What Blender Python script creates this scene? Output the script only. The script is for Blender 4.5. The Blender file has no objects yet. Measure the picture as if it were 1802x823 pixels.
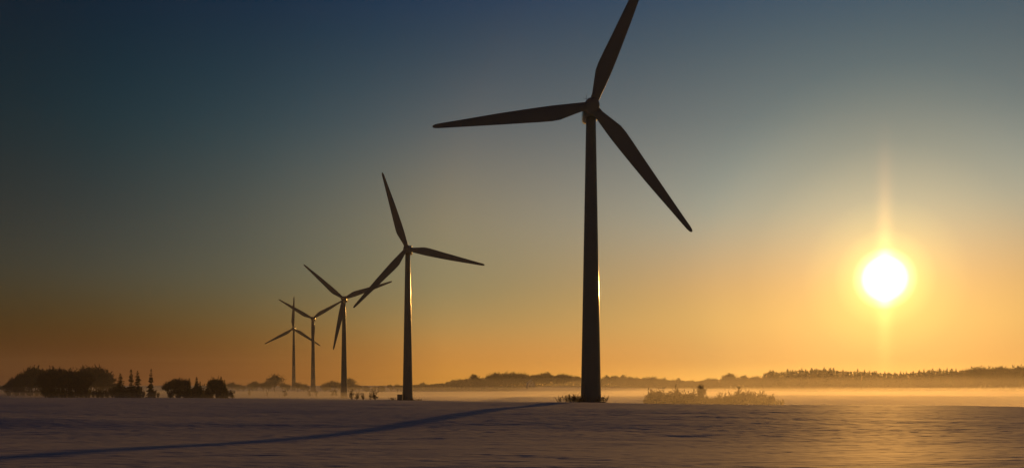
import bpy, math, random
import numpy as np

random.seed(7)
rng = np.random.default_rng(11)
scene = bpy.context.scene
COL = scene.collection
R = math.radians

# ------------------------------------------------------------------ camera
FPX = 1800.0                    # focal length in photo pixels (photo is 1802 wide)
HORIZON = 687.0                 # photo row of the horizon
cam = bpy.data.objects.new("camera", bpy.data.cameras.new("camera"))
COL.objects.link(cam)
cam.location = (0, 0, 0)
cam.rotation_euler = (R(90), 0, 0)
cam.data.sensor_width = 36
cam.data.lens = 36 * FPX / 1802
cam.data.shift_y = (HORIZON - 411.5) / 1802
cam.data.clip_start = 0.1
cam.data.clip_end = 20000
scene.camera = cam

# ------------------------------------------------------------------ sun and sky
SUN = np.array([0.3644, 1.0, 0.1094])
SUN_EL = math.atan2(SUN[2], math.hypot(SUN[0], SUN[1]))
SUN_AZ = math.atan2(SUN[0], SUN[1])
SUN = SUN / np.linalg.norm(SUN)

SKY_STRENGTH = 0.05
# slow change of the sky's tint with height (sin of the elevation) and of its brightness away from the sun (degrees)
SKY_TINT = {10: [(0.0, (0.2796, 0.3072, 0.2494)), (0.03, (0.2641, 0.2092, 0.1972)), (0.065, (0.3623, 0.3133, 0.2072)), (0.11, (0.4153, 0.3096, 0.2263)), (0.17, (0.3393, 0.4235, 0.4968)), (0.25, (0.2101, 0.2769, 0.3304)), (0.36, (0.1053, 0.2254, 0.3115)), (0.75, (0.045, 0.14, 0.5201))], 24: [(0.0, (0.4519, 0.3872, 0.1433)), (0.03, (0.5628, 0.3219, 0.1617)), (0.065, (0.4916, 0.3603, 0.22)), (0.11, (0.3774, 0.3467, 0.2689)), (0.17, (0.5911, 0.4531, 0.3193)), (0.25, (0.3349, 0.3324, 0.3412)), (0.36, (0.0401, 0.1337, 0.2087)), (0.75, (0.045, 0.14, 0.5194))], 42: [(0.0, (0.3932, 0.0948, 0.0067)), (0.03, (0.3164, 0.0749, 0.0115)), (0.065, (0.3531, 0.2146, 0.0815)), (0.11, (0.3533, 0.3601, 0.3432)), (0.17, (0.2612, 0.2896, 0.2972)), (0.25, (0.0229, 0.2801, 0.3468)), (0.36, (0.0021, 0.1535, 0.2957)), (0.75, (0.045, 0.14, 0.5196))]}
SKY_FALL = [(0, .95), (5, .906), (9, 1.014), (14, 1.1), (20, 1.1), (27, .9), (35, .582), (46, .25), (60, .22)]
# aureole round the sun (degrees, linear colour)
AUREOLE = [(0.0, (9, 9, 8)), (.75, (5, 5, 4)), (1.0, (2.2, 2.0, 1.15)), (1.22, (1.1, .95, .38)), (1.65, (.55, .45, .11)),
           (2.6, (.32, .22, .055)), (4.2, (.16, .10, .03)), (7, (.05, .03, .008)), (11, (0, 0, 0))]

world = bpy.data.worlds.new("World")
scene.world = world
world.use_nodes = True
nt = world.node_tree
for n in list(nt.nodes):
    nt.nodes.remove(n)


def node(tree, kind, **kw):
    n = tree.nodes.new(kind)
    for k, v in kw.items():
        setattr(n, k, v)
    return n


def link(tree, a, b):
    tree.links.new(a, b)


def math_node(tree, op, a, b=None, clamp=False):
    n = node(tree, "ShaderNodeMath", operation=op, use_clamp=clamp)
    for i, v in enumerate((a, b)):
        if v is None:
            continue
        if isinstance(v, (int, float)):
            n.inputs[i].default_value = v
        else:
            link(tree, v, n.inputs[i])
    return n.outputs[0]


def ramp(tree, fac, stops, top, peak=1.0, mode="LINEAR"):
    n = node(tree, "ShaderNodeValToRGB")
    cr = n.color_ramp
    cr.interpolation = mode
    while len(cr.elements) > 1:
        cr.elements.remove(cr.elements[-1])
    for i, (p, c) in enumerate(stops):
        if not isinstance(c, tuple):
            c = (c, c, c)
        e = cr.elements[0] if i == 0 else cr.elements.new(p / top)
        e.position = p / top
        e.color = tuple(v / peak for v in c) + (1,)
    link(tree, fac, n.inputs[0])
    return n.outputs[0]


def mixc(tree, kind, a, b, fac=1.0):
    n = node(tree, "ShaderNodeMix", data_type="RGBA", blend_type=kind)
    n.inputs[0].default_value = fac
    link(tree, a, n.inputs[6])
    if isinstance(b, tuple):
        n.inputs[7].default_value = b
    else:
        link(tree, b, n.inputs[7])
    return n.outputs[2]


sky = node(nt, "ShaderNodeTexSky", sky_type="NISHITA", sun_disc=False)
sky.sun_elevation = SUN_EL
sky.sun_rotation = SUN_AZ
sky.air_density, sky.dust_density, sky.ozone_density = 1.0, 0.5, 1.5
tc = node(nt, "ShaderNodeTexCoord")
nrm = node(nt, "ShaderNodeVectorMath", operation="NORMALIZE")
link(nt, tc.outputs["Generated"], nrm.inputs[0])
sep = node(nt, "ShaderNodeSeparateXYZ")
link(nt, nrm.outputs[0], sep.inputs[0])
dot = node(nt, "ShaderNodeVectorMath", operation="DOT_PRODUCT")
link(nt, nrm.outputs[0], dot.inputs[0])
dot.inputs[1].default_value = tuple(SUN)
ang = math_node(nt, "DEGREES" if False else "MULTIPLY",
                math_node(nt, "ARCCOSINE", math_node(nt, "MINIMUM", dot.outputs["Value"], 0.9999999)), 180 / math.pi)
sin_el = math_node(nt, "MAXIMUM", sep.outputs["Z"], 0.0)
tint, last = None, None
for k, stops in sorted(SKY_TINT.items()):
    nxt = ramp(nt, sin_el, stops, 1.0, mode="B_SPLINE")
    if tint is None:
        tint = nxt
    else:
        w = math_node(nt, "DIVIDE", math_node(nt, "SUBTRACT", ang, float(last)), float(k - last), clamp=True)
        mx = node(nt, "ShaderNodeMix", data_type="RGBA")
        link(nt, w, mx.inputs[0])
        link(nt, tint, mx.inputs[6])
        link(nt, nxt, mx.inputs[7])
        tint = mx.outputs[2]
    last = k
fall = ramp(nt, math_node(nt, "DIVIDE", ang, 60.0), SKY_FALL, 60, mode="B_SPLINE")
col = mixc(nt, "MULTIPLY", mixc(nt, "MULTIPLY", sky.outputs[0], tint), fall)
bg1 = node(nt, "ShaderNodeBackground")
link(nt, col, bg1.inputs[0])
bg1.inputs[1].default_value = SKY_STRENGTH * 2
aur = ramp(nt, math_node(nt, "DIVIDE", ang, 12), AUREOLE, 12, peak=9)
# ice-crystal pillar standing above and below the sun
side = node(nt, "ShaderNodeVectorMath", operation="DOT_PRODUCT")
link(nt, nrm.outputs[0], side.inputs[0])
side.inputs[1].default_value = (math.cos(SUN_AZ), -math.sin(SUN_AZ), 0)
wid = math_node(nt, "DIVIDE", side.outputs["Value"], 0.0065)
gau = math_node(nt, "POWER", 2.718, math_node(nt, "MULTIPLY", math_node(nt, "MULTIPLY", wid, wid), -1.0))
pil = ramp(nt, math_node(nt, "DIVIDE", ang, 12), [(0, (1.2, 1.0, .7)), (1.2, (.8, .7, .5)), (1.6, (.36, .25, .07)), (3, (.24, .12, .03)), (5, (.10, .04, .010)), (7, (.02, .008, .003)), (8.5, (0, 0, 0))], 12)
pilc = mixc(nt, "MULTIPLY", pil, gau)
bg2 = node(nt, "ShaderNodeBackground")
link(nt, aur, bg2.inputs[0])
bg2.inputs[1].default_value = 9.0
bg3 = node(nt, "ShaderNodeBackground")
link(nt, pilc, bg3.inputs[0])
bg3.inputs[1].default_value = 1.0
add1 = node(nt, "ShaderNodeAddShader")
link(nt, bg1.outputs[0], add1.inputs[0])
link(nt, bg2.outputs[0], add1.inputs[1])
add2 = node(nt, "ShaderNodeAddShader")
link(nt, add1.outputs[0], add2.inputs[0])
link(nt, bg3.outputs[0], add2.inputs[1])
wout = node(nt, "ShaderNodeOutputWorld")
link(nt, add2.outputs[0], wout.inputs[0])
world.cycles.sampling_method = "MANUAL"
world.cycles.sample_map_resolution = 1024

sun = bpy.data.objects.new("sun", bpy.data.lights.new("sun", "SUN"))
COL.objects.link(sun)
sun.data.energy = 1.5
sun.data.angle = R(1.3)
sun.data.color = (1.0, 0.46, 0.09)
sun.rotation_euler = (R(90) - SUN_EL, 0, math.pi - SUN_AZ)

scene.view_settings.view_transform = "Standard"
scene.view_settings.look = "None"
scene.view_settings.exposure = 0.0
scene.view_settings.gamma = 1.0
scene.view_settings.use_curve_mapping = False

cy = scene.cycles
cy.use_denoising = True
cy.max_bounces = 5
cy.diffuse_bounces = 2
cy.glossy_bounces = 2
cy.volume_bounces = 1
cy.transparent_max_bounces = 8
cy.sample_clamp_indirect = 4


# ------------------------------------------------------------------ helpers
def tag(o, label=None, cat=None, group=None, kind=None):
    for k, v in (("label", label), ("category", cat), ("group", group), ("kind", kind)):
        if v:
            o[k] = v
    return o


def mesh_from(name, verts, faces, mat=None, smooth=False):
    me = bpy.data.meshes.new(name)
    me.from_pydata([tuple(v) for v in verts], [], faces)
    me.update()
    if smooth:
        me.polygons.foreach_set("use_smooth", [True] * len(me.polygons))
    if mat:
        me.materials.append(mat)
    return me


def obj(name, me, parent=None, loc=(0, 0, 0), rot=(0, 0, 0), scale=(1, 1, 1)):
    o = bpy.data.objects.new(name, me)
    COL.objects.link(o)
    o.location, o.rotation_euler, o.scale = loc, rot, scale
    o.parent = parent
    return o


def empty(name, loc=(0, 0, 0), rz=0.0, scale=(1, 1, 1)):
    o = bpy.data.objects.new(name, None)
    COL.objects.link(o)
    o.location, o.rotation_euler, o.scale = loc, (0, 0, rz), scale
    return o


class MB:
    """collects simple solids into one mesh"""

    def __init__(self):
        self.v, self.f = [], []

    def box(self, c, s, bevel=0.0):
        cx, cy_, cz = c
        hx, hy, hz = s[0] / 2, s[1] / 2, s[2] / 2
        b = len(self.v)
        if bevel <= 0:
            for z in (-hz, hz):
                for x, y in ((-hx, -hy), (hx, -hy), (hx, hy), (-hx, hy)):
                    self.v.append((cx + x, cy_ + y, cz + z))
            self.f += [(b, b + 3, b + 2, b + 1), (b + 4, b + 5, b + 6, b + 7)]
            self.f += [(b + i, b + (i + 1) % 4, b + 4 + (i + 1) % 4, b + 4 + i) for i in range(4)]
        else:
            rings = [(-hz, bevel), (-hz + bevel, 0), (hz - bevel, 0), (hz, bevel)]
            for z, ins in rings:
                for x, y in ((-hx + ins, -hy + ins), (hx - ins, -hy + ins), (hx - ins, hy - ins), (-hx + ins, hy - ins)):
                    self.v.append((cx + x, cy_ + y, cz + z))
            self.f.append((b, b + 3, b + 2, b + 1))
            for k in range(3):
                for i in range(4):
                    self.f.append((b + 4 * k + i, b + 4 * k + (i + 1) % 4, b + 4 * k + 4 + (i + 1) % 4, b + 4 * k + 4 + i))
            t = b + 12
            self.f.append((t, t + 1, t + 2, t + 3))
        return self

    def tube(self, pts, radii, n=8, cap=True):
        pts = [np.array(p, float) for p in pts]
        b = len(self.v)
        for i, p in enumerate(pts):
            d = pts[min(i + 1, len(pts) - 1)] - pts[max(i - 1, 0)]
            d = d / (np.linalg.norm(d) + 1e-9)
            up = np.array([0, 0, 1.0]) if abs(d[2]) < 0.9 else np.array([1.0, 0, 0])
            a = np.cross(d, up)
            a /= np.linalg.norm(a)
            c = np.cross(d, a)
            for k in range(n):
                t = 2 * math.pi * k / n
                self.v.append(tuple(p + radii[i] * (a * math.cos(t) + c * math.sin(t))))
        for i in range(len(pts) - 1):
            for k in range(n):
                self.f.append((b + i * n + k, b + i * n + (k + 1) % n, b + (i + 1) * n + (k + 1) % n, b + (i + 1) * n + k))
        if cap:
            self.f.append(tuple(b + k for k in range(n))[::-1])
            self.f.append(tuple(b + (len(pts) - 1) * n + k for k in range(n)))
        return self

    def mesh(self, name, mat, smooth=False):
        return mesh_from(name, self.v, self.f, mat, smooth)


def material(name, color, rough=0.8, spec=0.3, noise=None, bump=0.0, metallic=0.0):
    m = bpy.data.materials.new(name)
    m.use_nodes = True
    t = m.node_tree
    p = t.nodes["Principled BSDF"]
    p.inputs["Base Color"].default_value = (*color, 1)
    p.inputs["Roughness"].default_value = rough
    p.inputs["Specular IOR Level"].default_value = spec
    p.inputs["Metallic"].default_value = metallic
    if noise:
        scale, amount = noise
        c = node(t, "ShaderNodeTexCoord")
        nz = node(t, "ShaderNodeTexNoise")
        nz.inputs["Scale"].default_value = scale
        nz.inputs["Detail"].default_value = 5
        link(t, c.outputs["Object"], nz.inputs["Vector"])
        cr = node(t, "ShaderNodeValToRGB")
        cr.color_ramp.elements[0].color = (*[v * (1 - amount) for v in color], 1)
        cr.color_ramp.elements[1].color = (*[min(1, v * (1 + amount)) for v in color], 1)
        cr.color_ramp.elements[0].position = 0.3
        cr.color_ramp.elements[1].position = 0.7
        link(t, nz.outputs["Fac"], cr.inputs[0])
        link(t, cr.outputs[0], p.inputs["Base Color"])
        if bump:
            b = node(t, "ShaderNodeBump")
            b.inputs["Strength"].default_value = bump
            link(t, nz.outputs["Fac"], b.inputs["Height"])
            link(t, b.outputs[0], p.inputs["Normal"])
    return m


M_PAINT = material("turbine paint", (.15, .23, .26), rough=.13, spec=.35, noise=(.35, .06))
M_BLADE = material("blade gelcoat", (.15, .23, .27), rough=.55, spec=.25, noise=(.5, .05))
M_STEEL = material("galvanised steel", (.35, .36, .37), rough=.45, spec=.5, noise=(3, .15), metallic=.6)
M_DOOR = material("door paint", (.22, .26, .25), rough=.5, noise=(4, .1))
M_CONC = material("concrete", (.33, .32, .30), rough=.9, noise=(2, .2), bump=.3)
M_KIOSK = material("kiosk paint", (.14, .18, .13), rough=.6, noise=(2, .12))
M_BARK = material("bark", (.055, .042, .032), rough=.95, spec=.1, noise=(3, .3), bump=.4)
M_TWIG = material("bare twigs", (.062, .048, .038), rough=.95, spec=.05, noise=(1.5, .3))
M_NEEDLE = material("spruce needles", (.030, .046, .028), rough=.9, spec=.1, noise=(1.5, .35))
M_SCRUB = material("scrub twigs", (.075, .062, .042), rough=.95, spec=.05, noise=(2, .3))
M_GRASS = material("dry grass", (.10, .075, .04), rough=.95, spec=.05, noise=(4, .35))
M_WALL = material("white render wall", (.78, .76, .72), rough=.85, noise=(.8, .08))
M_ROOFSNOW = material("roof under snow", (.82, .84, .86), rough=.7, noise=(1, .05))
M_GLASS = material("window glass", (.03, .035, .04), rough=.08, spec=.6)

# ------------------------------------------------------------------ terrain
CTRL = np.array([
    (0, 0, -1.8), (-30, 0, -2.0), (30, 0, -2.0), (0, -60, -2.2), (-120, -60, -2.8), (120, -60, -2.8),
    (0, 36, -4.2), (-30, 36, -4.2), (30, 36, -4.2), (-90, 36, -4.0), (90, 36, -4.2),
    (0, 64, -4.5), (-32, 64, -4.35), (40, 64, -4.4),
    (-21, 94, -4.6), (35, 94, -4.45), (-55, 94, -4.45),
    (-12, 119, -3.85), (45, 119, -4.0), (-65, 119, -3.8), (100, 119, -4.1), (-130, 119, -3.5),
    (-4, 145, -2.75), (40, 147, -3.0), (-70, 150, -2.5),
    (3.6, 165, -2.1), (15, 175, -1.95), (-20, 185, -1.9), (-60, 200, -1.68), (-110, 215, -1.6), (-160, 215, -1.7),
    (45, 175, -2.45), (90, 180, -2.9), (140, 185, -3.1),
    (15, 193, -2.25), (12, 250, -4.0), (-40, 270, -3.6), (-110, 300, -3.0), (60, 250, -4.6), (110, 250, -5.0),
    (-39.7, 388, -3.6), (-97, 592, -4.3), (-155, 795, -1.2), (-204, 955, .6),
    (60, 350, -6.0), (110, 330, -6.3), (60, 420, -5.9), (110, 425, -6.0), (80, 540, -6.6), (140, 550, -6.6), (30, 520, -6.2), (260, 540, -6.4), (0, 620, -5.5),
    (150, 720, -5.0), (320, 700, -4.2), (0, 900, -.2), (16, 905, 2.4), (16, 940, 3.2), (200, 900, .2), (420, 900, .4), (-60, 800, -2.6),
    (-300, 540, -3.4), (-190, 545, -3.5), (-240, 410, -3.2), (-170, 330, -3.0), (-420, 800, -.5), (-290, 820, -.8),
    (0, 1150, 4.5), (300, 1150, 4.5), (600, 1150, 5), (-350, 1150, 4.0), (0, 1800, 9), (900, 1500, 8), (-900, 1500, 8),
    (-600, 100, -3), (600, 100, -4), (0, -500, -3), (-2600, 0, 2), (2600, 0, 2), (0, 2700, 12), (0, -2600, 2), (2400, 2400, 12), (-2400, 2400, 12),
], float)


def _k(r2):
    return np.sqrt(r2 + 18.0 ** 2)


_d2 = ((CTRL[:, None, :2] - CTRL[None, :, :2]) ** 2).sum(-1)
_n = len(CTRL)
_A = np.zeros((_n + 1, _n + 1))
_A[:_n, :_n] = -_k(_d2) + np.eye(_n) * -0.4
_A[:_n, _n] = 1
_A[_n, :_n] = 1
_W = np.linalg.solve(_A, np.append(CTRL[:, 2], 0))


def base_height(x, y):
    x, y = np.asarray(x, float), np.asarray(y, float)
    out = np.full(np.broadcast(x, y).shape, _W[_n])
    for (cx, cy_, _z), w in zip(CTRL, _W[:_n]):
        out = out - w * _k((x - cx) ** 2 + (y - cy_) ** 2)
    return out


def vnoise(x, y, seed):
    xi, yi = np.floor(x).astype(np.int64), np.floor(y).astype(np.int64)
    fx, fy = x - xi, y - yi
    fx, fy = fx * fx * fx * (fx * (fx * 6 - 15) + 10), fy * fy * fy * (fy * (fy * 6 - 15) + 10)

    def h(a, b):
        v = (a * 374761393 + b * 668265263 + seed * 974634777) & 0xFFFFFFFF
        v = ((v ^ (v >> 13)) * 1274126177) & 0xFFFFFFFF
        v = ((v ^ (v >> 16)) * 2246822519) & 0xFFFFFFFF
        return ((v ^ (v >> 15)) & 0xFFFF) / 65535.0
    a = h(xi, yi) * (1 - fx) + h(xi + 1, yi) * fx
    b = h(xi, yi + 1) * (1 - fx) + h(xi + 1, yi + 1) * fx
    return (a * (1 - fy) + b * fy) * 2 - 1


def relief(x, y):
    """wind-packed snow: long low drifts lying across the slope, finer ripples on them"""
    near = 1 / (1 + np.exp((y - 330) / 40)) * 1 / (1 + np.exp((np.abs(x) - 420) / 40))
    wx = x + 3 * vnoise(x / 13, y / 11, 5) + .7 * vnoise(x / 2.3, y / 1.9, 15)
    wy = y + 1.6 * vnoise(x / 9, y / 7, 6) + .35 * vnoise(x / 2.6, y / 2.2, 16) - 0.10 * x
    z = 0.12 * vnoise(wx / 30, wy / 16, 1) + .24 * vnoise(x / 27 + 3.3, y / 45, 21)
    z = z + 0.042 * vnoise(wx / 9, wy / 4.0, 2)
    patch = np.clip(0.6 + .6 * vnoise(x / 17, y / 13, 9), 0.2, 1)
    s = 1 - np.abs(vnoise(wx / 4.6, wy / 1.9, 3))
    z = z + 0.036 * patch * s * s
    s = 1 - np.abs(vnoise(wx / 2.1, wy / .95, 4))
    z = z + 0.026 * patch * s * s
    z = z + 0.020 * vnoise(wx / 1.0, wy / .5, 8) + .008 * vnoise(x / .45, y / .3, 18)
    # low swell added on the near left slope to give a band of shade
    z = z + 0.42 * np.exp(-((x + 60) / 24) ** 2 - ((y - 119 - .10 * (x + 58)) / 8) ** 2)
    z = z + 0.10 * np.exp(-((x - 47) / 10) ** 2 - ((y - 124 + .25 * (x - 47)) / 3.2) ** 2)
    return z * near


def ground_z(x, y):
    return float(base_height(x, y) + relief(np.asarray(float(x)), np.asarray(float(y))))


def at(px, dist, row=None):
    """the point DIST metres out along the photo column PX, on the ground unless ROW is given"""
    x = (px - 901) / FPX * dist
    z = ground_z(x, dist) if row is None else (HORIZON - row) / FPX * dist
    return x, dist, z


def axis_steps(start, stop, segs):
    v, out = start, [start]
    while v < stop:
        for lim, st in segs:
            if v < lim:
                v += st
                break
        out.append(v)
    return np.array(out)


xp = axis_steps(0, 2980, [(60, .32), (110, .55), (200, 1.6), (420, 8), (900, 30), (99999, 120)])
gx = np.concatenate([-xp[:0:-1], xp])
gy = np.concatenate([-axis_steps(40, 2980, [(400, 30), (99999, 150)])[::-1],
                     axis_steps(-38, 2980, [(44, 4), (56, .5), (130, .22), (200, .3), (300, 1.2), (600, 6), (1300, 20), (99999, 120)])])
GX, GY = np.meshgrid(gx, gy)
GZ = base_height(GX, GY) + relief(GX, GY)
nx, ny = len(gx), len(gy)
me = bpy.data.meshes.new("ground")
me.vertices.add(nx * ny)
me.vertices.foreach_set("co", np.stack([GX, GY, GZ], -1).astype(np.float32).ravel())
ii = (np.arange(ny - 1)[:, None] * nx + np.arange(nx - 1)[None, :]).ravel()
quads = np.stack([ii, ii + 1, ii + nx + 1, ii + nx], 1).astype(np.int32)
nq = len(quads)
me.loops.add(nq * 4)
me.loops.foreach_set("vertex_index", quads.ravel())
me.polygons.add(nq)
me.polygons.foreach_set("loop_start", np.arange(0, nq * 4, 4, dtype=np.int32))
me.polygons.foreach_set("loop_total", np.full(nq, 4, np.int32))
me.polygons.foreach_set("use_smooth", np.ones(nq, bool))
me.update(calc_edges=True)

snow = bpy.data.materials.new("snow")
snow.use_nodes = True
t = snow.node_tree
p = t.nodes["Principled BSDF"]
c = node(t, "ShaderNodeTexCoord")
mp = node(t, "ShaderNodeMapping")
mp.inputs["Scale"].default_value = (.7, 1.6, 1)
link(t, c.outputs["Object"], mp.inputs[0])
nz = node(t, "ShaderNodeTexNoise")
nz.inputs["Scale"].default_value = 1.0
nz.inputs["Detail"].default_value = 8
link(t, mp.outputs[0], nz.inputs["Vector"])
cr = node(t, "ShaderNodeValToRGB")
cr.color_ramp.elements[0].color = (.70, .71, .73, 1)
cr.color_ramp.elements[1].color = (.84, .84, .85, 1)
cr.color_ramp.elements[0].position, cr.color_ramp.elements[1].position = .35, .65
link(t, nz.outputs["Fac"], cr.inputs[0])
link(t, cr.outputs[0], p.inputs["Base Color"])
bp = node(t, "ShaderNodeBump")
bp.inputs["Strength"].default_value = .8
bp.inputs["Distance"].default_value = .05
link(t, nz.outputs["Fac"], bp.inputs["Height"])
link(t, bp.outputs[0], p.inputs["Normal"])
p.inputs["Roughness"].default_value = .74
p.inputs["Specular IOR Level"].default_value = .9
p.inputs["IOR"].default_value = 1.31
me.materials.append(snow)
ground = obj("snow_ground", me)
tag(ground, kind="structure")


# ------------------------------------------------------------------ wind turbines
ROTOR = 30.0
HUB = 57.0


def build_blade():
    st = [(.03, .80, -.80, 1.5), (.07, .84, -.86, 1.4), (.11, .92, -1.15, 1.15), (.16, .98, -1.52, .9), (.21, 1.04, -1.88, .72), (.26, 1.06, -1.93, .62),
          (.34, 1.05, -1.78, .52), (.45, 1.0, -1.52, .42), (.57, .93, -1.27, .33), (.70, .78, -.98, .25), (.82, .62, -.72, .18), (.91, .52, -.53, .13),
          (.965, .44, -.42, .1), (.985, .34, -.32, .08), (.997, .18, -.17, .05)]
    v, f, n = [], [], 18
    for r, le, te, th in st:
        tw = R(9) * (1 - r) ** 2
        cx, hw = (le + te) / 2, (le - te) / 2
        for k in range(n):
            a = 2 * math.pi * k / n
            x, y = cx + hw * math.cos(a), th / 2 * math.sin(a) * (0.55 + .45 * math.cos(a) if r > .12 else 1)
            v.append((x * math.cos(tw) - y * math.sin(tw), x * math.sin(tw) + y * math.cos(tw) - .9 * r * r, r * ROTOR))
    for i in range(len(st) - 1):
        for k in range(n):
            f.append((i * n + k, i * n + (k + 1) % n, (i + 1) * n + (k + 1) % n, (i + 1) * n + k))
    f.append(tuple(range(n))[::-1])
    f.append(tuple((len(st) - 1) * n + k for k in range(n)))
    return mesh_from("blade", v, f, M_BLADE, True)


def lathe(prof, n, axis="z"):
    v, f = [], []
    for r, h in prof:
        for k in range(n):
            a = 2 * math.pi * k / n
            v.append((r * math.cos(a), r * math.sin(a), h) if axis == "z" else (r * math.cos(a), h, r * math.sin(a)))
    for i in range(len(prof) - 1):
        for k in range(n):
            q = (i * n + k, i * n + (k + 1) % n, (i + 1) * n + (k + 1) % n, (i + 1) * n + k)
            f.append(q if axis == "z" else q[::-1])
    f.append(tuple(range(n))[::-1] if axis == "z" else tuple(range(n)))
    e = tuple((len(prof) - 1) * n + k for k in range(n))
    f.append(e if axis == "z" else e[::-1])
    return v, f


def tower_radius(z):
    return 1.93 + (0.92 - 1.93) * z / (HUB - 1.6)


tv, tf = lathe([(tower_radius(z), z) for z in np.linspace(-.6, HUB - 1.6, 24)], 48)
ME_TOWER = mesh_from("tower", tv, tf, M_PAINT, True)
ME_FLANGE = {}
for zf in (19.0, 38.0):
    r = tower_radius(zf)
    fv, ff = lathe([(r - .05, -.09), (r + .022, -.08), (r + .022, .08), (r - .05, .09)], 48)
    ME_FLANGE[zf] = mesh_from("flange", fv, ff, M_PAINT)
fv, ff = lathe([(2.75, -1.5), (2.75, .12), (2.65, .2), (0.5, .2)], 40)
ME_FOOT = mesh_from("foundation", fv, ff, M_CONC)
# nacelle: rounded box lying along +y, with a sloping tail
nv, nf = [], []
sect = [(-1.35, .95, .95, -.05), (-1.1, 1.32, 1.35, -.05), (.3, 1.5, 1.62, 0), (3.2, 1.5, 1.62, 0), (5.2, 1.42, 1.5, .05), (6.1, 1.25, 1.25, .12), (6.3, .95, .95, .15)]
for y, hx, hz, dz in sect:
    for k in range(24):
        a = 2 * math.pi * (k + .5) / 24
        ca, sa = math.cos(a), math.sin(a)
        q = (abs(ca) ** 5 + abs(sa) ** 5) ** (-1 / 5)
        nv.append((hx * ca * q, y, hz * sa * q + dz))
for i in range(len(sect) - 1):
    for k in range(24):
        nf.append((i * 24 + k, (i + 1) * 24 + k, (i + 1) * 24 + (k + 1) % 24, i * 24 + (k + 1) % 24))
nf += [tuple(range(24)), tuple((len(sect) - 1) * 24 + k for k in range(24))[::-1]]
ME_NACELLE = mesh_from("nacelle", nv, nf, M_PAINT, True)
hv, hf = lathe([(1.25, 1.3), (1.42, .9), (1.45, 0), (1.35, -.7), (1.05, -1.25), (.6, -1.6), (.12, -1.72)][::-1], 28, "y")
ME_HUB = mesh_from("hub", hv, hf, M_PAINT, True)
ME_BLADE = build_blade()
mb = MB().tube([(0, 0, 0), (0, 0, 2.6)], [.05, .025], 6).tube([(-.35, 0, 1.7), (.35, 0, 1.7)], [.03, .03], 6)
mb.tube([(-.35, 0, 1.7), (-.35, 0, 1.95)], [.03, .03], 6).tube([(.35, 0, 1.7), (.35, 0, 1.95)], [.03, .03], 6)
ME_VANE = mb.mesh("wind_vane", M_STEEL)
ME_ROD = MB().tube([(0, 0, 0), (0, 0, 1.1)], [.045, .03], 6).mesh("lightning_rod", M_STEEL)
ME_COOLER = MB().box((0, 0, .28), (1.5, .9, .7), .1).mesh("cooler_hood", M_STEEL)
ME_DOOR = MB().box((0, 0, 1.15), (.95, .12, 2.2), .03).mesh("door", M_DOOR)
ME_HANDLE = MB().box((.32, -.08, 1.1), (.06, .06, .24), .01).mesh("handle", M_STEEL)
mb = MB()
for k in range(4):
    mb.box((0, -.28 - .26 * (3 - k), .22 * (k + 1)), (1.15, .27, .05))
for sx in (-.56, .56):
    mb.tube([(sx, -1.15, .1), (sx, -1.15, 1.1), (sx, -.15, 1.95)], [.03, .03, .03], 6)
    mb.tube([(sx, -1.2, .1), (sx, -.1, .98)], [.05, .05], 6)
ME_STAIRS = mb.mesh("stairs", M_STEEL)


def turbine(px, hub_row, dist, rot, label):
    x = (px - 901) / FPX * dist
    zb = ground_z(x, dist)
    hz = (HORIZON - hub_row) / FPX * (dist - 3.4)
    k = (hz - zb) / HUB
    e = tag(empty("wind_turbine", (x, dist, zb)), label, "wind turbine", "row of five wind turbines")
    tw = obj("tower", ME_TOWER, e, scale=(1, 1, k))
    for zf, fm in ME_FLANGE.items():
        obj("flange", fm, tw, (0, 0, zf))
    obj("foundation", ME_FOOT, e)
    da = R(-58)
    rr = tower_radius(1.0)
    d = obj("door", ME_DOOR, e, (math.sin(da) * rr, -math.cos(da) * rr, .95), (0, 0, da))
    obj("handle", ME_HANDLE, d)
    obj("stairs", ME_STAIRS, e, (math.sin(da) * rr, -math.cos(da) * rr, .05), (0, 0, da))
    z = hz - zb
    na = obj("nacelle", ME_NACELLE, e, (0, 0, z))
    obj("wind_vane", ME_VANE, na, (-.55, 4.2, 1.5))
    obj("lightning_rod", ME_ROD, na, (-1.0, 4.6, 1.45))
    obj("cooler_hood", ME_COOLER, na, (.45, 4.0, 1.5))
    obj("hub", ME_HUB, e, (0, -2.7, z))
    for q in range(3):
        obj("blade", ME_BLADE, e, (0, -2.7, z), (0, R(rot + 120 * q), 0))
    return e


TURB = [(1040, 184, 193, 22.0, "largest dark wind turbine, its upper blade cut by the frame's top edge"),
        (717.5, 437, 388, -18.0, "second largest wind turbine, with a small dark kiosk at its foot"),
        (605.5, 525, 592.5, -49.3, "middle wind turbine of five, one blade hanging down beside its tower"),
        (551, 560, 795, -60.5, "second smallest wind turbine, two raised blades making a wide V"),
        (517, 578, 955, 1.8, "smallest and farthest wind turbine, one blade straight up")]
for a in TURB:
    turbine(*a)

# transformer kiosk at the foot of the second turbine
x, y, z = at(703.5, 386.5)
e = tag(empty("transformer_kiosk", (x, y, z)), "small dark box-shaped transformer kiosk against the second largest turbine's foot", "kiosk")
obj("body", MB().box((0, 0, 1.0), (1.7, 1.9, 2.0), .04).mesh("body", M_KIOSK), e)
obj("roof", MB().box((0, 0, 2.09), (1.95, 2.15, .16), .04).mesh("roof", M_KIOSK), e)
for sx in (-.39, .39):
    d = obj("door", MB().box((sx, -.97, .98), (.72, .06, 1.7), .01).mesh("door", M_DOOR), e)
    obj("handle", MB().box((sx * .25, -1.02, 1.0), (.05, .05, .22)).mesh("handle", M_STEEL), d)
obj("plinth", MB().box((0, 0, -.1), (1.9, 2.1, .3)).mesh("plinth", M_CONC), e)


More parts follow.
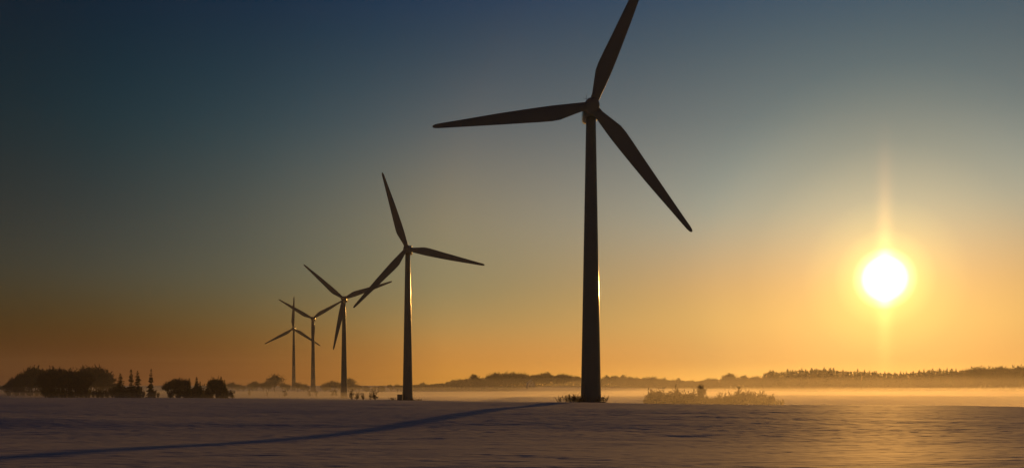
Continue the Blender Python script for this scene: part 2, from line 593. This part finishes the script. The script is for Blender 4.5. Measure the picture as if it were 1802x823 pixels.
# ------------------------------------------------------------------ plants
def quad_cloud(pts, dirs, lens, wids, name, mat):
    """one small leaf-like face per point, along its direction"""
    pts, dirs = np.asarray(pts, float), np.asarray(dirs, float)
    n = len(pts)
    dirs = dirs / (np.linalg.norm(dirs, axis=1, keepdims=True) + 1e-9)
    rnd = rng.normal(size=(n, 3))
    sidev = np.cross(dirs, rnd)
    sidev /= np.linalg.norm(sidev, axis=1, keepdims=True) + 1e-9
    L, W = np.asarray(lens)[:, None], np.asarray(wids)[:, None]
    a = pts - sidev * W * .5
    b = pts + sidev * W * .5
    m1 = pts + dirs * L * .55 + sidev * W * .6
    m2 = pts + dirs * L * .55 - sidev * W * .6
    tip = pts + dirs * L
    v = np.stack([a, b, m1, tip, m2], 1).reshape(-1, 3)
    return v, [(5 * i, 5 * i + 1, 5 * i + 2, 5 * i + 3, 5 * i + 4) for i in range(n)]


def unit(v):
    return v / (np.linalg.norm(v) + 1e-9)


def make_bare_tree(spread, fork, clump, seed, dens=1.0):
    """a 10 m broadleaf tree in winter: trunk and limbs, crown of fine twigs"""
    r = np.random.default_rng(seed)
    mb, tips = MB(), []

    def grow(p, d, ln, rad, lvl):
        q = p + d * ln * .5 + r.normal(size=3) * ln * .05
        e = p + unit(d + r.normal(size=3) * .12 + np.array([0, 0, .1])) * ln
        mb.tube([p, q, e], [rad, rad * .8, rad * .6], 6 if lvl < 2 else 4, cap=False)
        if lvl >= 1:
            tips.append((q, d, ln, lvl))
        if lvl == 3:
            tips.append((e, d, ln, lvl))
            return
        kids = (6, 4, 3)[lvl]
        a0 = r.uniform(0, 6.28)
        for k in range(kids):
            a = a0 + 6.283 * k / kids + r.normal() * .35
            out = np.array([math.cos(a), math.sin(a), 0])
            up = r.uniform(.35, 1.5) if lvl == 0 else r.uniform(.0, .9)
            nd = unit(d * .55 + out * spread * r.uniform(.6, 1.2) + np.array([0, 0, up * .7]))
            st = p + (e - p) * (r.uniform(.62, 1.0) if k else 1.0)
            grow(st, nd, ln * r.uniform(.62, .86), rad * .52, lvl + 1)
    grow(np.array([0, 0, -.3]), np.array([0, 0, 1.0]), fork + .3, .26, 0)
    P, Dd, L, W = [], [], [], []
    for q, d, ln, lvl in tips:
        m = int((9 if lvl < 3 else 11) * dens)
        for _ in range(m):
            o = r.normal(size=3) * clump * (.55 if lvl < 3 else .8)
            P.append(q + o)
            Dd.append(unit(d + r.normal(size=3) * .7 + np.array([0, 0, .45])))
            L.append(r.uniform(.4, 1.25))
            W.append(r.uniform(.07, .22))
    P = np.array(P)
    zmax = P[:, 2].max() + .3
    s = 10.0 / zmax
    v, f = quad_cloud(P, Dd, L, W, "crown", M_TWIG)
    return mesh_from("trunk", np.array(mb.v) * s, mb.f, M_BARK), mesh_from("crown", v * s, f, M_TWIG)


def make_spruce(width, dens, seed, ragged=0.0):
    """a 10 m spruce: whorls of drooping boughs round a straight trunk"""
    r = np.random.default_rng(seed)
    mb = MB().tube([(0, 0, -.3), (.05 * r.normal(), 0, 5), (.08 * r.normal(), 0, 9.8)], [.17, .11, .02], 7, cap=False)
    P, Dd, L, W = [], [], [], []
    z = .5
    while z < 9.7:
        rad = width * (1 - z / 10) ** .95 * r.uniform(.75, 1.2) + .03
        if ragged and r.random() < ragged:
            rad *= r.uniform(.3, .65)
        nb = max(6, int(13 * dens * (.5 + rad / width)))
        for k in range(nb):
            a = 6.283 * (k + r.uniform(-.4, .4)) / nb
            rl = rad * r.uniform(.65, 1.15)
            o = np.array([math.cos(a), math.sin(a), 0])
            ns = max(2, int(rl / .28))
            for j in range(ns):
                t_ = (j + .4) / ns
                P.append(np.array([0, 0, z]) + o * rl * t_ * .8 + np.array([0, 0, .12 * t_ - .42 * t_ * t_ * rl]) + r.normal(size=3) * .06)
                Dd.append(o * 1.0 + np.array([r.normal() * .5, r.normal() * .5, -.35 + r.normal() * .35]))
                L.append(r.uniform(.35, .7) * (.35 + .65 * min(1, rad / width * 1.6)))
                W.append(r.uniform(.2, .42) * (.35 + .65 * min(1, rad / width * 1.6)))
        z += r.uniform(.26, .44) * (1 + .8 * ragged)
    for _ in range(10):
        P.append(np.array([0, 0, 9.3 + .4 * r.random()]))
        Dd.append(np.array([r.normal() * .25, r.normal() * .25, 1]))
        L.append(.4)
        W.append(.1)
    v, f = quad_cloud(P, Dd, L, W, "crown", M_NEEDLE)
    return mb.mesh("trunk", M_BARK), mesh_from("crown", v, f, M_NEEDLE)


def make_shrub(width, seed, stems=11, whip=0.0):
    """a 10 m-normalised multi-stemmed bush of twigs"""
    r = np.random.default_rng(seed)
    mb, P, Dd, L, W = MB(), [], [], [], []
    for k in range(stems):
        a = r.uniform(0, 6.28)
        lean = r.uniform(.1, 1) * width
        h = 10 * r.uniform(.55, 1.0) * (1 - .35 * (lean / width) ** 2)
        e = np.array([math.cos(a) * lean, math.sin(a) * lean, h])
        m = e * np.array([.55, .55, .5]) + r.normal(size=3) * .3
        mb.tube([(0, 0, -.4), m, e], [.16, .1, .03], 5, cap=False)
        for _ in range(int(46 * (1 - whip))):
            t_ = r.uniform(.12, 1.0) ** .8
            q = (2 * t_ * (1 - t_) * m + t_ * t_ * e) + r.normal(size=3) * (.85 - .45 * whip)
            if q[2] < 0:
                q[2] = abs(q[2])
            P.append(q)
            Dd.append(np.array([r.normal() * .5, r.normal() * .5, .9]))
            L.append(r.uniform(.8, 1.9))
            W.append(r.uniform(.22, .5))
    v, f = quad_cloud(P, Dd, L, W, "crown", M_SCRUB)
    return mb.mesh("stem", M_BARK), mesh_from("crown", v, f, M_SCRUB)


BARE = [make_bare_tree(1.0, 3.0, .75, 1), make_bare_tree(.8, 3.4, .7, 2), make_bare_tree(1.15, 2.6, .8, 3),
        make_bare_tree(.9, 2.4, .85, 4), make_bare_tree(.7, 3.8, .65, 5), make_bare_tree(1.05, 2.2, .9, 6)]
DENSE = [make_bare_tree(1.0, 2.2, 1.15, 21, 1.6), make_bare_tree(.9, 2.0, 1.1, 22, 1.6), make_bare_tree(1.15, 1.9, 1.2, 23, 1.6)]
LOOSE = [make_bare_tree(.95, 2.8, .5, 81, 1.1), make_bare_tree(.75, 3.3, .45, 82, 1.1), make_bare_tree(1.1, 2.4, .55, 83, 1.1), make_bare_tree(.65, 3.0, .5, 84, 1.2), make_bare_tree(.85, 2.0, .55, 85, 1.1)]
SPRUCE = [make_spruce(2.0, 1.0, 31), make_spruce(1.7, 1.0, 32), make_spruce(2.2, 1.1, 33), make_spruce(1.5, .9, 34), make_spruce(1.85, 1.0, 35)]
RAGGED = [make_spruce(1.9, 1.15, 41, .30), make_spruce(1.6, 1.2, 42, .35), make_spruce(1.5, 1.2, 43, .4), make_spruce(1.35, 1.25, 44, .4)]
SHRUB = [make_shrub(6, 51, 13), make_shrub(7.5, 52, 15), make_shrub(5, 53, 11), make_shrub(9, 54, 17)]
WHIP = [make_shrub(2.0, 61, 4, .3), make_shrub(1.5, 62, 3, .35), make_shrub(2.6, 63, 5, .3)]


def plant(name, proto, px, dist, height, label, cat, group=None, wide=1.0, stem="trunk"):
    x, y, z = at(px, dist)
    s = height / 10.0
    e = tag(empty(name, (x, y, z), random.uniform(0, 6.28), (s * wide, s * wide, s)), label, cat, group)
    obj(stem, proto[0], e)
    obj("crown", proto[1], e)
    return e


ORD = ["leftmost", "second from left", "third from left", "fourth from left", "fifth from left", "sixth from left", "seventh from left", "eighth from left", "ninth from left", "tenth from left", "eleventh from left", "twelfth from left"]


def tall(px, dist, row):
    return (HORIZON - row) / FPX * dist - at(px, dist)[2]


# --- copse on the left: front dark trees, paler ones behind
front = [(80, 658), (85, 652), (90, 655), (95, 648), (100, 651), (105, 647), (110, 652), (116, 648), (121, 653), (126, 647), (132, 651), (137, 655), (142, 649), (147, 654), (152, 660)]
for i, (px, row) in enumerate(front):
    d = 520 + random.uniform(-12, 12)
    plant("broadleaf_tree", LOOSE[(i * 2) % 5], px, d, tall(px, d, row + random.uniform(-3, 5)), "dark bare tree in the front of the wood at the photo's far left", "tree",
          "dark trees at the front of the left-hand wood", random.uniform(.6, .95))
back = [(8, 676), (13, 672), (18, 666), (22, 669), (27, 660), (32, 662), (37, 655), (42, 657), (47, 649), (52, 651), (57, 643), (62, 647), (67, 642), (72, 648), (78, 645), (84, 650), (90, 647),
        (144, 649), (149, 646), (154, 650), (159, 644), (164, 648), (169, 643), (174, 648), (178, 653), (183, 656), (188, 661), (193, 660), (198, 667), (203, 671)]
for i, (px, row) in enumerate(back):
    d = 635 + random.uniform(-25, 45)
    plant("broadleaf_tree", LOOSE[(i * 3) % 5], px, d, tall(px, d, row + random.uniform(-3, 6)), "paler bare tree standing behind the dark front of the left-hand wood", "tree",
          "paler trees at the back of the left-hand wood", random.uniform(.7, 1.05))
for i, px in enumerate((16, 28, 40, 52, 64, 74, 80, 87, 94, 101, 108, 115, 122, 129, 136, 143, 150, 157, 164, 172, 180, 188, 198)):
    d = (512 if px > 76 else 600) + random.uniform(-6, 6)
    plant("shrub", SHRUB[i % 4], px, d, random.uniform(3.5, 6.5), "low bush along the foot of the wood at the photo's far left", "bush",
          "bushes along the foot of the left-hand wood", .8, "stem")
con = [(212, 656, RAGGED[0], "leftmost and lowest of four dark ragged spruces standing beside the left-hand wood"),
       (231, 649, RAGGED[1], "left one of the close pair of ragged dark spruces"),
       (243, 651, RAGGED[2], "right one of the close pair of ragged dark spruces"),
       (265, 648, RAGGED[3], "slim ragged dark spruce standing alone right of the close pair")]
for (px, row, pr, lab), wd in zip(con, (1.9, 1.45, 1.7, 1.3)):
    o = plant("spruce_tree", pr, px, 520, tall(px, 520, row), lab, "spruce tree", "ragged spruces on the left", wd)
    o.rotation_euler.x, o.rotation_euler.y = random.uniform(-.06, .06), random.uniform(-.06, .06)
for i, (px, h) in enumerate(((206, 6), (217, 7.5), (226, 7), (237, 9), (246, 8), (252, 5), (262, 4.5), (271, 6), (278, 4))):
    plant("shrub", SHRUB[i % 3], px, 514 + random.uniform(-5, 5), h * .8, ORD[i] + " of the dark bushes round the feet of the four ragged spruces", "bush", "bushes under the ragged spruces", .62, "stem")
grp = [(296, 669, 0), (305, 666, 0), (317, 664, 0), (326, 665, 0), (333, 664, 1), (346, 662, 1), (352, 670, 1), (366, 670, 1), (374, 664, 0), (381, 662, 0), (389, 661, 1), (395, 667, 1)]
for i, (px, row, kind) in enumerate(grp):
    d = 505 + random.uniform(-10, 10)
    if kind:
        plant("spruce_tree", SPRUCE[i % 5], px, d, tall(px, d, row), ORD[[4, 5, 6, 7, 10, 11].index(i)] + " of the spruces in the small dark grove", "spruce tree", "spruces in the small grove", 1.5)
    else:
        plant("broadleaf_tree", LOOSE[i % 5], px, d, tall(px, d, row), ORD[[0, 1, 2, 3, 8, 9].index(i)] + " of the round bare trees in the small dark grove", "tree", "bare trees in the small grove", .8)
for i, px in enumerate((300, 312, 325, 340, 356, 370, 384, 396)):
    plant("shrub", SHRUB[i % 4], px, 500, random.uniform(4.5, 6.5), ORD[i] + " of the low bushes at the foot of the small dark grove", "bush", "bushes under the small grove", .9, "stem")
plant("shrub", WHIP[2], 410, 495, 4.6, "small twiggy bush standing alone just right of the small dark grove", "bush", None, 1.2, "stem")

# --- hazy trees behind the far turbines
mid = [(398, 672, 0), (408, 671, 0), (418, 674, 0), (428, 676, 0), (444, 671, 0), (452, 669, 1), (463, 671, 0), (473, 667, 0), (497, 672, 0), (506, 674, 0), (524, 671, 0), (534, 674, 0),
       (541, 677, 0), (572, 672, 0), (581, 668, 0), (590, 669, 0), (599, 671, 0), (613, 664, 0), (622, 671, 0), (632, 676, 0), (645, 677, 0), (658, 677, 0), (672, 676, 0), (688, 675, 0), (700, 674, 0)]
for i, (px, row, k) in enumerate(mid):
    d = 840 + random.uniform(-30, 40)
    plant("broadleaf_tree", (DENSE + BARE)[(i * 5) % 9], px, d, max(4.5, tall(px, d, row)), "small hazy bare tree on the horizon behind the three farthest turbines", "tree",
          "hazy trees behind the far turbines", 1.05)
d = 800
plant("broadleaf_tree", BARE[2], 484, d, tall(484, d, 657), "tallest hazy bare tree on the horizon, just left of the farthest turbine", "tree", None, 1.0)
for i, px in enumerate((440, 470, 500, 545, 556, 584, 592, 618, 627, 640, 652, 661)):
    d = 470 + random.uniform(-30, 40) if px > 600 else 640 + random.uniform(-30, 60)
    plant("sapling", WHIP[i % 3], px, d, random.uniform(3.0, 5.2), ORD[i] + " of the thin saplings in the mist round the far turbines", "sapling", "saplings in the mist", 1.3, "stem")

# --- long treeline across the fields
prof_b = [(716, 676), (760, 673), (800, 668), (818, 661), (850, 658), (880, 654), (900, 650), (915, 656), (945, 654), (968, 652), (985, 656), (1005, 656), (1022, 660), (1058, 664),
          (1078, 657), (1092, 658), (1105, 662), (1135, 660), (1170, 664), (1210, 666), (1250, 667), (1275, 660), (1284, 656), (1300, 662), (1335, 659), (1350, 659)]
prof_s = [(1342, 656), (1356, 649), (1372, 651), (1400, 648), (1450, 646), (1480, 649), (1520, 650), (1560, 653), (1590, 654), (1610, 652), (1640, 648), (1675, 648)]
prof_r = [(1680, 650), (1700, 647), (1720, 643), (1750, 645), (1775, 643), (1830, 644)]


def row_at(prof, px):
    return float(np.interp(px, [a for a, _ in prof], [b for _, b in prof]))


def treeline(prof, x0, x1, step, rows, protos, name, label, cat, group, jit, wide):
    for rrow, (dd, drop) in enumerate(rows):
        px = x0 + (step * .5 if rrow else 0)
        while px < x1:
            q = px + random.uniform(-.25, .25) * step
            d = dd + random.uniform(-25, 25)
            h = tall(q, d, row_at(prof, q) + drop + random.uniform(-jit * .4, jit))
            plant(name, random.choice(protos), q, d, max(5, h), label, cat, group, wide * random.uniform(.85, 1.2))
            px += step * random.uniform(.55, 1.45)


treeline(prof_b, 716, 1026, 8, [(930, 0), (985, 4)], BARE, "broadleaf_tree", "hazy bare tree in the far treeline between the two largest turbines", "tree", "far treeline between the two largest turbines", 10, .8)
treeline(prof_b, 1054, 1352, 8, [(920, 0), (975, 4)], BARE, "broadleaf_tree", "hazy bare tree in the low far treeline between largest turbine and spruce forest", "tree", "far treeline right of the largest turbine", 8, .8)
treeline(prof_s, 1342, 1682, 5.0, [(905, 0), (950, 1.5)], SPRUCE, "spruce_tree", "hazy spruce in the long jagged forest edge beneath the sun", "spruce tree", "spruce forest edge beneath the sun", 5.5, 1.35)
treeline(prof_r, 1680, 1850, 8, [(900, 0), (945, 2)], DENSE + BARE, "broadleaf_tree", "hazy rounded tree at the far right end of the forest edge", "tree", "rounded trees at the right end of the forest", 6, 1.0)
treeline([(-60, 674), (0, 675), (30, 678)], -60, 12, 9, [(880, 0)], DENSE, "broadleaf_tree", "pale distant tree low on the horizon at the left edge of the photo", "tree", "distant trees at the left edge", 4, 1.2)

# undergrowth filling the far wood below its tree tops: too dense to tell apart
P, Dd, L, W = [], [], [], []
for _ in range(34000):
    px = random.uniform(705, 1860)
    prof = prof_b if px < 1345 else (prof_s if px < 1680 else prof_r)
    d = random.uniform(915, 990)
    x = (px - 901) / FPX * d
    z0 = float(CTRL[0, 2])
    P.append((x, d, random.random() ** 1.1 * (.84 if 1345 < px < 1700 else .7) * (HORIZON - row_at(prof, px)) / FPX * d))
    Dd.append((random.gauss(0, .6), random.gauss(0, .6), .8))
    L.append(random.uniform(.9, 2.2))
    W.append(random.uniform(.35, .8))
P = np.array(P)
P[:, 2] += base_height(P[:, 0], P[:, 1]) * .3
v, f = quad_cloud(P, Dd, L, W, "undergrowth", M_TWIG)
und = obj("undergrowth", mesh_from("undergrowth", v, f, M_TWIG))
tag(und, "dense hazy undergrowth filling the far wood below its tree tops", "undergrowth", kind="stuff")

# --- small white house in front of the far wood
x, y, z = at(933.5, 902)
z = ground_z(x, y)
e = tag(empty("farmhouse", (x, y, z), R(12)), "tiny pale farmhouse with snowy roof in front of the far treeline", "house")
hw, hd, hh, rh = 2.9, 3.6, 4.0, 2.7
wv = [(-hw, -hd, -.5), (hw, -hd, -.5), (hw, hd, -.5), (-hw, hd, -.5), (-hw, -hd, hh), (hw, -hd, hh), (hw, hd, hh), (-hw, hd, hh), (0, -hd, hh + rh), (0, hd, hh + rh)]
obj("wall", mesh_from("wall", wv, [(0, 1, 5, 8, 4), (2, 3, 7, 9, 6), (1, 2, 6, 5), (3, 0, 4, 7)], M_WALL), e)
for s in (-1, 1):
    a, b = (s * (hw + .5), hh - .45), (0, hh + rh + .02)
    rv = [(a[0], -hd - .4, a[1]), (b[0], -hd - .4, b[1]), (b[0], hd + .4, b[1]), (a[0], hd + .4, a[1])]
    rv += [(vx, vy, vz + .28) for vx, vy, vz in rv]
    rf = obj("roof", mesh_from("roof", rv, [(0, 1, 2, 3), (7, 6, 5, 4), (0, 4, 5, 1), (1, 5, 6, 2), (2, 6, 7, 3), (3, 7, 4, 0)], M_ROOFSNOW), e)
obj("chimney", MB().box((.6, .8, hh + rh + .3), (.7, .7, 1.8)).mesh("chimney", M_CONC), rf)
for sx, zz in ((-1.4, 1.6), (1.4, 1.6), (0, 4.4)):
    wf = obj("window", MB().box((sx, -hd - .03, zz), (1.1, .1, 1.3)).mesh("window", M_DOOR), e)
    obj("pane", MB().box((sx, -hd - .09, zz), (.9, .03, 1.1)).mesh("pane", M_GLASS), wf)

# --- island of scrub in the valley on the right
isl = [(1136, 698), (1143, 690), (1150, 684), (1158, 687), (1166, 685), (1174, 688), (1182, 686), (1191, 684), (1200, 688), (1208, 692), (1216, 688), (1224, 691), (1232, 692), (1241, 696), (1250, 698),
       (1260, 699), (1268, 693), (1277, 695), (1286, 692), (1295, 692), (1304, 684), (1313, 687), (1322, 686), (1331, 688), (1340, 690), (1349, 692), (1358, 697), (1367, 702), (1376, 705)]
for i, (px, row) in enumerate(isl):
    d = 418 + random.uniform(-12, 12)
    plant("shrub", SHRUB[i % 4], px, d, max(2.6, tall(px, d, row)), "hazy bush in the island of scrub just below the far spruce forest", "bush", "bushes in the scrub island", 1.0, "stem")
for i, (px, row) in enumerate(((1147, 681), (1191, 678), (1219, 682), (1231, 680), (1243, 691), (1264, 688), (1275, 689), (1284, 687), (1312, 684), (1358, 690))):
    d = 408 + random.uniform(-6, 6)
    plant("sapling", WHIP[i % 3], px, d, tall(px, d, row), ORD[i] + " of the thin saplings poking up out of the scrub island", "sapling", "saplings in the scrub island", .8, "stem")
plant("sapling", make_bare_tree(.55, 3.0, .5, 71, .8), 1234, 410, tall(1234, 410, 675), "slender little tree, the tallest in the scrub island", "tree", None, .75)


# --- dead weeds and grass
def make_weeds(n, spread, h, seed):
    r = np.random.default_rng(seed)
    P, Dd, L, W = [], [], [], []
    for _ in range(n):
        x_, y_ = r.normal() * spread, r.normal() * spread * .6
        lean = np.array([r.normal() * .42, r.normal() * .35, 1.0])
        ln = h * r.uniform(.45, 1.0)
        P.append((x_, y_, -.12))
        Dd.append(lean)
        L.append(ln)
        W.append(r.uniform(.035, .075))
        for _k in range(3):
            t_ = r.uniform(.45, .95)
            P.append(np.array((x_, y_, -.12)) + unit(lean) * ln * t_)
            Dd.append(lean + r.normal(size=3) * .6)
            L.append(h * .25)
            W.append(.07)
    v_, f_ = quad_cloud(P, Dd, L, W, "weeds", M_GRASS)
    return mesh_from("weeds", v_, f_, M_GRASS)


weeds = [(985, 188, .35, 1.5, 12, "sparse tuft of dead weeds farthest left of the largest turbine's foot"),
         (1001, 189, .5, 1.9, 44, "bushy clump of dead weeds, second from left beside the largest turbine's foot"),
         (1011, 190, .5, 1.8, 50, "thick clump of dead weeds nearly touching the largest turbine's left side"),
         (1019, 188, .4, 1.5, 34, "clump of dead weeds pressed against the largest turbine's foot on the left"),
         (1062, 190, .32, 1.6, 30, "single clump of dead weeds right of the largest turbine's foot")]
for i, (px, d, sp, h, n, lab) in enumerate(weeds):
    x, y, z = at(px, d)
    tag(obj("weed_clump", make_weeds(n, sp, h, 80 + i), None, (x, y, z)), lab, "weeds", "weeds round the largest turbine's foot")
for i, (px, d, h, lab) in enumerate(((690, 384, 1.3, "low dead weeds left of the dark kiosk"), (724, 384, 1.0, "low dead weeds just right of the second largest turbine's foot"),
                                     (737, 384, .9, "small tuft of dead weeds farther right of the second largest turbine's foot"))):
    x, y, z = at(px, d)
    tag(obj("weed_clump", make_weeds(30, .7, h, 90 + i), None, (x, y, z)), lab, "weeds")
# strips of dead grass standing through the snow beyond the crest
P, Dd, L, W = [], [], [], []
for x0, x1, d0, n in ((1384, 1446, 320, 420), (1062, 1128, 300, 260), (1340, 1400, 330, 200)):
    for _ in range(n):
        d = d0 + random.gauss(0, 4)
        x, y, z = at(random.uniform(x0, x1), d)
        P.append((x, y, z - .1))
        Dd.append((random.gauss(0, .3), random.gauss(0, .3), 1))
        L.append(random.uniform(.3, .75))
        W.append(.09)
v, f = quad_cloud(P, Dd, L, W, "grass", M_GRASS)
tag(obj("dry_grass", mesh_from("dry_grass", v, f, M_GRASS)), "low strips of dead grass standing out of the snow beyond the crest", "grass", kind="stuff")


# ------------------------------------------------------------------ air
def volume_material(name, color, density, aniso):
    m = bpy.data.materials.new(name)
    m.use_nodes = True
    t = m.node_tree
    for n_ in list(t.nodes):
        t.nodes.remove(n_)
    pv = node(t, "ShaderNodeVolumePrincipled")
    pv.inputs["Color"].default_value = (*color, 1)
    pv.inputs["Density"].default_value = density
    pv.inputs["Anisotropy"].default_value = aniso
    o = node(t, "ShaderNodeOutputMaterial")
    link(t, pv.outputs[0], o.inputs["Volume"])
    m.cycles.homogeneous_volume = True
    return m


ZLOW = float(GZ.min()) - 1.0
hz = obj("haze", MB().box((0, 0, (ZLOW + 92) / 2), (6010, 6010, 92 - ZLOW)).mesh("haze", volume_material("haze", (.96, .95, .93), .00014, .35)))
tag(hz, "thin golden haze filling the winter air", "haze", kind="stuff")


def mist_bank(top, y0, y1, x0, x1, dens, seed, lead):
    """a shallow lens of ground mist lying in the valley"""
    xs, ys = np.linspace(x0, x1, 90), np.linspace(y0, y1, 60)
    X, Y = np.meshgrid(xs, ys)
    edge = np.clip((Y - y0) / lead, 0, 1) * np.clip((y1 - Y) / 60, 0, 1) * np.clip((X - x0) / 130, 0, 1) * np.clip((x1 - X) / 130, 0, 1)
    edge = edge * edge * (3 - 2 * edge)
    Z = -9.0 + edge * (top + 9.0) + edge * (.55 * vnoise(X / 90, Y / 70, seed) + .3 * vnoise(X / 37, Y / 31, seed + 1))
    n_ = X.size
    v_ = np.concatenate([np.stack([X, Y, Z], -1).reshape(-1, 3), np.stack([X, Y, np.full_like(Z, -9.6)], -1).reshape(-1, 3)])
    w, h = len(xs), len(ys)
    f_ = []
    for j in range(h - 1):
        for i in range(w - 1):
            a = j * w + i
            f_.append((a, a + 1, a + w + 1, a + w))
            f_.append((n_ + a, n_ + a + w, n_ + a + w + 1, n_ + a + 1))
    for i in range(w - 1):
        f_.append((i, n_ + i, n_ + i + 1, i + 1))
        b = (h - 1) * w + i
        f_.append((b, b + 1, n_ + b + 1, n_ + b))
    for j in range(h - 1):
        a = j * w
        f_.append((a, a + w, n_ + a + w, n_ + a))
        b = j * w + w - 1
        f_.append((b, n_ + b, n_ + b + w, b + w))
    return obj("ground_mist", mesh_from("ground_mist", v_, f_, volume_material("ground mist", (.97, .93, .86), dens, .70)))


for top, y0, y1, x0, x1, dens, sd in ((-2.8, 340, 890, -900, 900, .0050, 3), (-.6, 360, 890, -950, 950, .0030, 7), (2.2, 400, 890, -1000, 1000, .0008, 12),
                                      (.8, 222, 640, -70, 800, .0014, 33), (-1.3, 150, 420, 45, 800, .0012, 41), (7.0, 240, 640, -70, 800, .0003, 37),
                                      (8.0, 430, 890, -1000, 1000, .00032, 17), (17.0, 460, 890, -1000, 1000, .00022, 23), (27.0, 480, 890, -1000, 1000, .00008, 29)):
    tag(mist_bank(top, y0, y1, x0, x1, dens, sd, 70 if y0 < 250 else 160), "thin glowing layer of ground mist lying over the valley snow", "mist", "ground mist layers", kind="stuff")
